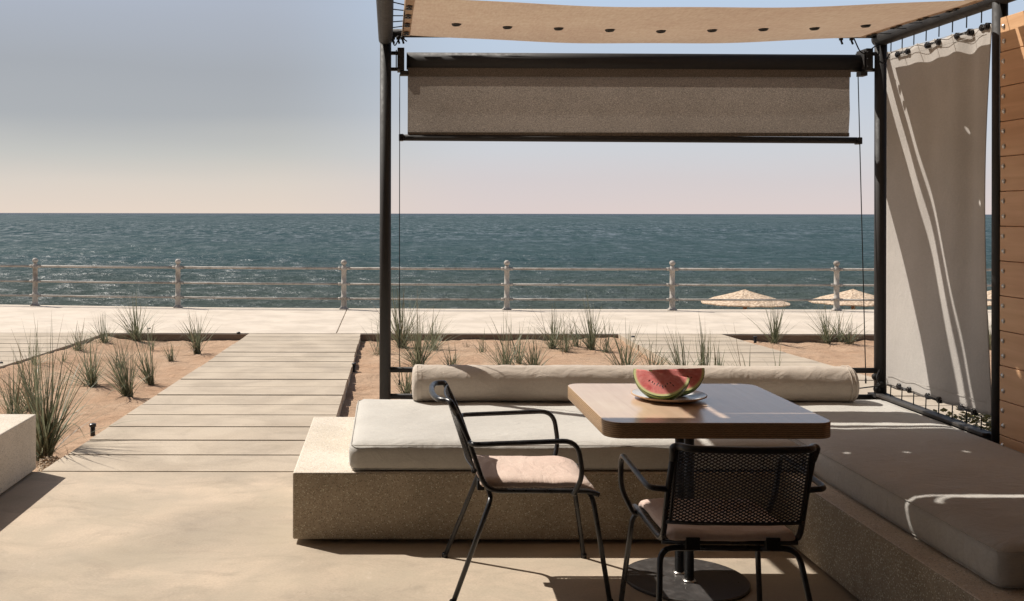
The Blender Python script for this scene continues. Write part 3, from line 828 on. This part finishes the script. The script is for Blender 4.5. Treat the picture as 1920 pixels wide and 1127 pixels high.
def make_chair(label):
    t = empty('armchair', (0, 0, 0), 0, label, 'chair', 'black tubular armchairs at the table')
    r = .0098; hw = .222
    TB = lambda nm, pts, rad=.04, rr=r: MB().tube(fillet(pts, rad, 6), rr, 12).build(nm, M['tube'], t)
    # side frames: back post bending into the seat rail
    for s in (-1, 1):
        TB('side_frame', [(s*(hw-.002), -.052, .725), (s*hw, -.005, .62), (s*hw, .062, .425), (s*hw, .46, .425), (s*hw, .50, .41)], [.02, .055, .02])
        # armrest
        TB('armrest', [(s*hw, -.004, .615), (s*(hw+.062), .0, .618), (s*(hw+.064), .405, .635), (s*(hw+.060), .425, .50), (s*(hw+.02), .40, .418), (s*hw, .40, .418)], [.04, .06, .04, .03])
        TB('rear_leg', [(s*.10, .082, .398), (s*(hw+.004), .082, .398), (s*(hw+.046), -.07, .004)], .05)
        TB('front_leg', [(s*.10, .47, .402), (s*(hw+.004), .475, .402), (s*(hw+.040), .535, .004)], .05)
        q = MB()
        for y_, x_ in ((-.07, hw+.046), (.535, hw+.04)): q.lathe([(.001, 0), (.013, 0), (.013, .018), (.0112, .02)], (s*x_, y_, 0), 12)
        build_each(q, 'foot_cap', M['plastic'], t)
    # top rail arching backwards
    arc = [(-hw+.002, -.052, .722), (-hw-.004, -.075, .768)]
    for k in range(9):
        a = math.pi*k/8; arc.append((-hw*.93*math.cos(a), -.085-.055*math.sin(a)**.6, .772))
    arc += [(hw+.004, -.075, .768), (hw-.002, -.052, .722)]
    MB().tube(fillet(arc, .018, 3), .0115, 12).build('top_rail', M['tube'], t)
    MB().tube([(-hw, .30-.28, .502), (-hw*.5, .012, .500), (hw*.5, .012, .500), (hw, .02, .502)], .006, 8).build('lower_rail', M['tube'], t)
    MB().tube([(-hw, .075, .42), (hw, .075, .42)], .008, 8).build('seat_bar', M['tube'], t)
    MB().tube([(-hw, .46, .418), (hw, .46, .418)], .008, 8).build('seat_bar', M['tube'], t)
    MB().tube([(-.11, .082, .398), (.11, .082, .398)], r, 12).build('crossbar', M['tube'], t)
    MB().tube([(-.11, .47, .402), (.11, .47, .402)], r, 12).build('crossbar', M['tube'], t)
    def fb(u, v, o_):
        x = u-hw+.004; z = .505+v
        yb = lerp(.020, -.062, (z-.505)/.25)
        bow = -.022*(1-(x/hw)**2)*(1 if True else 0)
        return Vector((x, yb+bow+o_, z))
    b = MB(); diamond(b, fb, 2*hw-.008, .255, 0.0195, .0115, .0042, .0018)
    b.build('backrest_mesh', M['tube'], t)
    q = MB()
    for sx in (-1, 1):
        ring = [fb(hw-.004+sx*(hw-.012), lerp(0, .255, k/6), 0) for k in range(7)]; q.tube(ring, .005, 6)
    q.tube([fb(u, .255, 0) for u in [lerp(0, 2*hw-.008, k/12) for k in range(13)]], .004, 6); q.tube([fb(u, 0, 0) for u in [lerp(0, 2*hw-.008, k/12) for k in range(13)]], .004, 6)
    q.build('mesh_edge', M['tube'], t)
    def fs(u, v, o_): return Vector((u-hw+.006, .075+v, .424+o_))
    b = MB(); diamond(b, fs, 2*hw-.012, .385, .026, .017, .004, .0016)
    b.build('seat_mesh', M['tube'], t)
    sb = soft_box(-.205, .205, .045, .492, .428, .462, .015, .02, .006, 3, .003)
    for v in sb.bm.verts:
        if v.co.y > .40: k = (v.co.y-.40)/.09; v.co.z -= .030*k*k
        v.co.x += .006*noise.noise(v.co*9); v.co.z += .003*noise.noise(Vector((v.co.x*14, v.co.y*14, 2)))
    sb.build('seat_pad', M['pad'], t)
    q = MB()
    for sx in (-1, 1): q.box(sx*.13-.022, sx*.13+.022, .035, .062, .408, .446)
    build_each(q, 'pad_strap', M['cord'], t)
    return t
c1 = make_chair('black tubular armchair with sunlit pink pad, seen from its side left of the table')
c1.location = (.315, 4.11, 0); c1.rotation_euler = (0, 0, R(-90))
c2 = copy_tree(c1); tag(c2, 'black tubular armchair with its mesh back to the viewer, in the shade before the table')
c2.location = (1.12, 3.225, 0); c2.rotation_euler = (0, 0, R(-1))

# ------------------------------------------------------------------ railing
rl = empty('railing', (1.83, 15.6, 0), 0, 'weathered cream metal railing with ball topped posts along the promenade', 'railing')
ppos = [(-8.3, 16.55), (-5.72, 16.2), (-3.35, 15.9), (-.71, 15.7), (1.835, 15.64), (4.41, 15.62), (6.97, 15.62), (9.53, 15.62), (12.1, 15.62)]
ox, oy = 1.83, 15.6
prev = None
for i, (x, y) in enumerate(ppos):
    q = MB(); c = (x-ox, y-oy, 0)
    q.lathe([(.001, .001), (.075, .001), (.075, .018), (.05, .024), (.045, .05), (.042, .17), (.047, .175), (.047, .20), (.040, .205), (.040, .38), (.047, .385), (.047, .415), (.040, .42), (.038, .60), (.046, .605), (.047, .655), (.036, .665), (.030, .69)], c, 16)
    for a in range(4): q.lathe([(.012, .015), (.012, .032), (.001, .034)], (c[0]+.06*math.cos(a*math.pi/2+.8), c[1]+.06*math.sin(a*math.pi/2+.8), 0), 6, False)
    po = q.build('post', M['rail'], rl)
    MB().sphere((c[0], c[1], .733), .047, 16, 10, .9).build('ball_cap', M['rail'], po)
    if prev:
        for z, r_ in ((.640, .019), (.395, .016), (.165, .016)):
            a = Vector((prev[0]-ox, prev[1]-oy, z)); c2_ = Vector((x-ox, y-oy, z)); d = (c2_-a).normalized()
            mid = (a+c2_)/2-Vector((0, 0, .004))
            q = MB(); q.tube([a+d*.04, mid, c2_-d*.04], r_, 10)
            for e, s in ((a, 1), (c2_, -1)): q.tube([e+d*s*.035, e+d*s*.09], r_+.007, 10)
            q.build('rail', M['rail'], rl)
    prev = (x, y)

# ------------------------------------------------------------------ straw umbrellas on the beach
def umbrella(loc, label):
    t = empty('beach_umbrella', loc, 0, label, 'beach umbrella', 'straw umbrellas on the beach')
    b = MB(); seg = 72; prof = [(.01, .335), (.10, .30), (.3, .235), (.6, .145), (.85, .07), (1.02, .02), (1.10, -.005), (1.2, -.03)]
    rings = []
    for r, z in prof:
        rings.append([b.bm.verts.new((r*math.cos(2*math.pi*k/seg)*(1+.012*math.sin(k*7)*(r > 1)), r*math.sin(2*math.pi*k/seg), z+(.014*noise.noise(Vector((k*1.9, r*3, 2))) if r > 1 else .012*noise.noise(Vector((k*.6, r*5, 1)))+.022*r*(k % 6 == 0)))) for k in range(seg)])
    for a, c in zip(rings, rings[1:]):
        for k in range(seg): b.face([a[k], a[(k+1)%seg], c[(k+1)%seg], c[k]], False)
    b.face(rings[0])
    o = b.build('thatch', M['straw'], t); md = o.modifiers.new('s', 'SOLIDIFY'); md.thickness = .03
    MB().tube([(0, 0, -2.2), (0, 0, .28)], .055, 12).build('pole', M['trunk'], t)
    q = MB()
    for k in range(8):
        a = 2*math.pi*k/8; q.tube([(0, 0, .24), (1.1*math.cos(a), 1.1*math.sin(a), -.03)], .018, 6)
    q.build('ribs', M['trunk'], t)
    return t
UY = 28.3; uz = EYE-(564-VY)*UY/F
u1 = umbrella(((1397-VX)*UY/F, UY, uz), 'round straw beach umbrella fully in view between two railing posts')
for px, Y, lab in ((1600, 28.9, 'round straw beach umbrella behind a railing post and cut by the corner post'), (1868, 28.6, 'straw beach umbrella glimpsed in the slit between curtain and front post')):
    u = copy_tree(u1); u.location = ((px-VX)*Y/F, Y, EYE-(562.5-VY)*Y/F); tag(u, lab)

# ------------------------------------------------------------------ grass tussocks
def tussock(px, py, hgt, spread, nb, label, lean=0, dry=0, wid=.0042, seedz=-.085):
    """hgt and spread in photo pixels; converted to metres at the root's distance"""
    c = at(px, py, seedz); s = c.y/F; h = hgt*s*1.22; sp_ = spread*s*2.25; nb = int(nb*1.75)
    rnd = random.Random(int(px*31+py))
    b = MB()
    for k in range(nb):
        a = rnd.uniform(0, 2*math.pi); tilt = rnd.random()**.95
        hh = h*(rnd.uniform(.40, .95) if rnd.random() < .8 else rnd.uniform(.95, 1.2))*(1-.28*tilt); rad = sp_*tilt*rnd.uniform(.5, 1.05)
        base = Vector((rnd.gauss(0, .018), rnd.gauss(0, .018), -.02))
        dr = Vector((math.cos(a), math.sin(a)*.8, 0))*rad+Vector((lean*s, 0, 0))*rnd.uniform(.3, 1)
        droop = rnd.uniform(0, .16)*tilt*h
        if rnd.random() < .14: dr *= rnd.uniform(1.1, 1.5); droop = h*rnd.uniform(.2, .5)
        w0 = wid*1.15*rnd.uniform(.6, 1.25)*(1 if h > .3 else .8); n = 6; L_, Rr = [], []
        side = Vector((-math.sin(a+rnd.uniform(-.8, .8)), math.cos(a+rnd.uniform(-.8, .8)), 0)); side.normalize()
        kink = Vector((rnd.uniform(-.02, .02), rnd.uniform(-.02, .02), 0))
        for i in range(n+1):
            q = i/n; p = base+dr*(q**1.25)+Vector((0, 0, hh*q-droop*q**3))+kink*math.sin(q*3.1)
            ww = w0*(1-q**2.2)+.0004
            L_.append(b.bm.verts.new(p-side*ww)); Rr.append(b.bm.verts.new(p+side*ww+Vector((0, 0, .0))))
        b.mi = 1 if rnd.random() < (.15+dry) else 0
        for i in range(n): b.face([L_[i], Rr[i], Rr[i+1], L_[i+1]], True)
    # dead leaves at the foot
    b.mi = 1
    for k in range(int(nb*.35)):
        a = rnd.uniform(0, 2*math.pi); d = Vector((math.cos(a), math.sin(a), 0)); r1 = min(.16, h*.45)*rnd.uniform(.3, 1); sd = d.cross(Vector((0, 0, 1)))*.0025
        p0 = Vector((0, 0, .01)); p1 = d*r1*.5+Vector((0, 0, .04*rnd.random()+.012)); p2 = d*r1+Vector((0, 0, .012))
        v = [b.bm.verts.new(x) for x in (p0-sd, p0+sd, p1-sd, p1+sd, p2)]
        b.face([v[0], v[1], v[3], v[2]]); b.face([v[2], v[3], v[4]])
    o = b.build('grass_tussock', [M['blade'], M['dry']]); o.location = c
    return tag(o, label, 'grass tussock', 'grass tussocks planted in the sand beds')
T = [
 (85, 858, 205, 95, 95, 'largest grass tussock, growing just behind the left concrete bench', 5),
 (28, 800, 125, 50, 40, 'grass tussock rising over the left bench at the very edge of the photo', 0),
 (172, 724, 88, 52, 48, 'full grass tussock in the middle of the left sand bed, leaning left', -18),
 (241, 744, 105, 40, 52, 'dense grass tussock nearest the middle of the plank path in the left bed', -22),
 (283, 719, 88, 26, 34, 'left-leaning grass tussock just behind the dense one near the path', -28),
 (321, 675, 42, 18, 26, 'short stubby grass tussock standing alone near the plank path', -5),
 (370, 661, 82, 36, 46, 'tall grass tussock nearest the far corner of the left bed', -12),
 (256, 640, 84, 42, 58, 'tallest grass tussock at the rear kerb of the left sand bed', -5),
 (197, 648, 60, 34, 42, 'grass tussock left of the tallest one at the rear of the bed', -3),
 (146, 664, 56, 28, 36, 'bushy tussock by the edge of the far left path', 0),
 (283, 654, 60, 26, 10, 'sparse few-bladed tussock beside the tallest one', 3),
 (63, 694, 55, 30, 22, 'tussock with dark seed heads at the edge of the far left path', 8),
 (115, 686, 46, 30, 12, 'thin sparse tussock between the far left path and the full tussock', -8),
 (382, 634, 18, 8, 26, 'small dark dried tuft against the rear kerb in the left bed', 0),
 (402, 631, 14, 9, 22, 'smallest dried tuft beside the rear kerb corner', 0),
 (752, 652, 100, 58, 80, 'tall wide grass tussock rising behind the left pergola post', -5),
 (786, 690, 112, 60, 75, 'broad grass tussock above the left end of the bolster', -8),
 (765, 748, 75, 34, 34, 'low grass tussock seen between post and bolster end', 6),
 (847, 700, 62, 24, 22, 'small V-shaped tussock above the bolster shadow', 0),
 (876, 658, 18, 9, 24, 'small dried clump alone in the middle sand bed', 0),
 (948, 702, 105, 45, 36, 'tussock fanning left above the bolster in front of the middle bed', -14),
 (1003, 700, 72, 34, 34, 'tussock next to the fanning one, with fine twigs at its foot', -4),
 (1036, 655, 82, 44, 46, 'airy grass tussock by the rear kerb of the middle bed', 4),
 (1082, 654, 60, 28, 26, 'low tussock between two taller ones at the rear kerb', -12),
 (1110, 659, 92, 34, 52, 'dense upright tussock at the right end of the rear kerb', -12),
 (1172, 706, 94, 42, 46, 'tussock directly above the watermelon, spreading both ways', 0),
 (1282, 716, 92, 46, 34, 'tussock leaning left over the right plank path behind the melon', -20),
 (1320, 714, 105, 20, 24, 'tall narrow tussock standing before the right plank path', -12),
 (1350, 712, 74, 16, 12, 'slim tussock of upright blades before the right plank path', -4),
 (1400, 728, 110, 46, 9, 'few long crossing blades over the right plank path', -22),
 (1462, 735, 98, 30, 7, 'rightmost wispy blades sticking up over the right plank path', -16),
 (1453, 646, 76, 36, 50, 'upright tussock below the fully visible straw umbrella', 2),
 (1552, 643, 70, 44, 46, 'wide tussock in front of the last railing post', -12),
 (1592, 646, 46, 32, 34, 'lower tussock beside the blind cable on the right bed', 8),
 (708, 668, 78, 40, 16, 'sparse tussock half hidden left of the left pergola post', -8),
 (812, 660, 70, 40, 34, 'tussock between the broad tussock and the V-shaped one', 6),
 (905, 668, 44, 26, 14, 'low sparse seedlings between dried clump and fanning tussock', 4),
 (972, 690, 88, 40, 26, 'tussock crossing blades with the fanning one at its right', 10),
 (1060, 662, 66, 40, 30, 'tussock filling the gap right of the airy one at the kerb', -6),
 (1135, 664, 60, 36, 18, 'thin tussock right of the dense upright one, tips over the path corner', 10),
 (1225, 712, 82, 40, 26, 'low tussock rising just behind the watermelon', 12),
 (225, 690, 62, 36, 16, 'sparse tussock behind the dense one near the plank path', 6),
 (58, 770, 130, 70, 26, 'wide loose tussock behind the largest one at the left', -20),
 (1575, 640, 66, 50, 24, 'tussock crossing blades with the wide one at the last railing post', 10),
 (1858, 655, 60, 22, 24, 'tussock in the slit between curtain and front post', 0),
]
for px, py, h, s_, nb, lab, ln in T:
    tiny = h < 22
    tussock(px, py, h, s_, nb, lab, ln, dry=.8 if tiny else 0, wid=.0034 if py < 700 else .0042)

# ground cover behind the low side rail
b = MB(); b.prism([(2.93, 4.66), (4.1, 4.66), (4.1, 5.78), (2.93, 5.78)], .001, .03); tag(b.build('soil', M['soil']), kind='structure')
b = MB(); rnd = random.Random(5)
for k in range(11000):
    x = rnd.uniform(3.0, 3.9); y = rnd.uniform(4.7, 5.75); 
    if y > 5.45: y -= .2
    z = rnd.uniform(0, .47+.04*math.sin(y*9))*(1-abs((x-3.3)/.66)**3); z = max(.0, z)
    a = rnd.uniform(0, 6.28); sz = rnd.uniform(.014, .032); up = rnd.uniform(.1, 1)
    d = Vector((math.cos(a), math.sin(a), up)).normalized()*sz; sd = Vector((-math.sin(a), math.cos(a), 0))*sz*.6; p = Vector((x, y, z))
    b.mi = 0
    b.face([b.bm.verts.new(q) for q in (p, p+d*.5+sd, p+d, p+d*.5-sd)])
tag(b.build('ground_cover', M['leaf']), 'yellow-green leafy ground cover beneath the side curtain', 'plants', kind='stuff')
# dry twigs and stones lie at the foot of the largest tussock
b = MB()
for k in range(70):
    c = at(rnd.uniform(72, 110), rnd.uniform(862, 892), -.07)
    if c.x > -1.98: c.x = -2.0
    r_ = rnd.uniform(.006, .016); b.sphere((c.x, c.y, c.z+.02), r_, 6, 4, .7)
tag(b.build('gravel', M['beach']), 'pale gravel in the gap between left bench and path', 'gravel', kind='stuff')

# ------------------------------------------------------------------ black path lights
for i, (px, py, lab) in enumerate([(174, 820, 'black stub path light nearest the terrace, beside the largest tussock'),
    (664, 699, 'black stub path light right of the plank path near the pergola post'),
    (447, 637, 'black stub path light in the far corner of the left bed'),
    (279, 629, 'black stub path light among the tussocks at the left rear kerb'),
    (1187, 645, 'black stub path light beside the right plank path, above the melon'),
    (1416, 646, 'black stub path light just left of the tussock below the umbrella'),
    (1, 697, 'black stub path light at the left border of the photo')]):
    c = at(px, py, -.085); t = empty('path_light', c, 0, lab, 'path light', 'black stub lights beside the paths')
    MB().lathe([(.001, -.05), (.017, -.05), (.017, .075), (.012, .078)], (0, 0, 0), 14).build('stem', M['plastic'], t)
    MB().lathe([(.012, .072), (.024, .076), (.024, .094), (.018, .098), (.001, .098)], (0, 0, 0), 14, False).build('cap', M['plastic'], t)
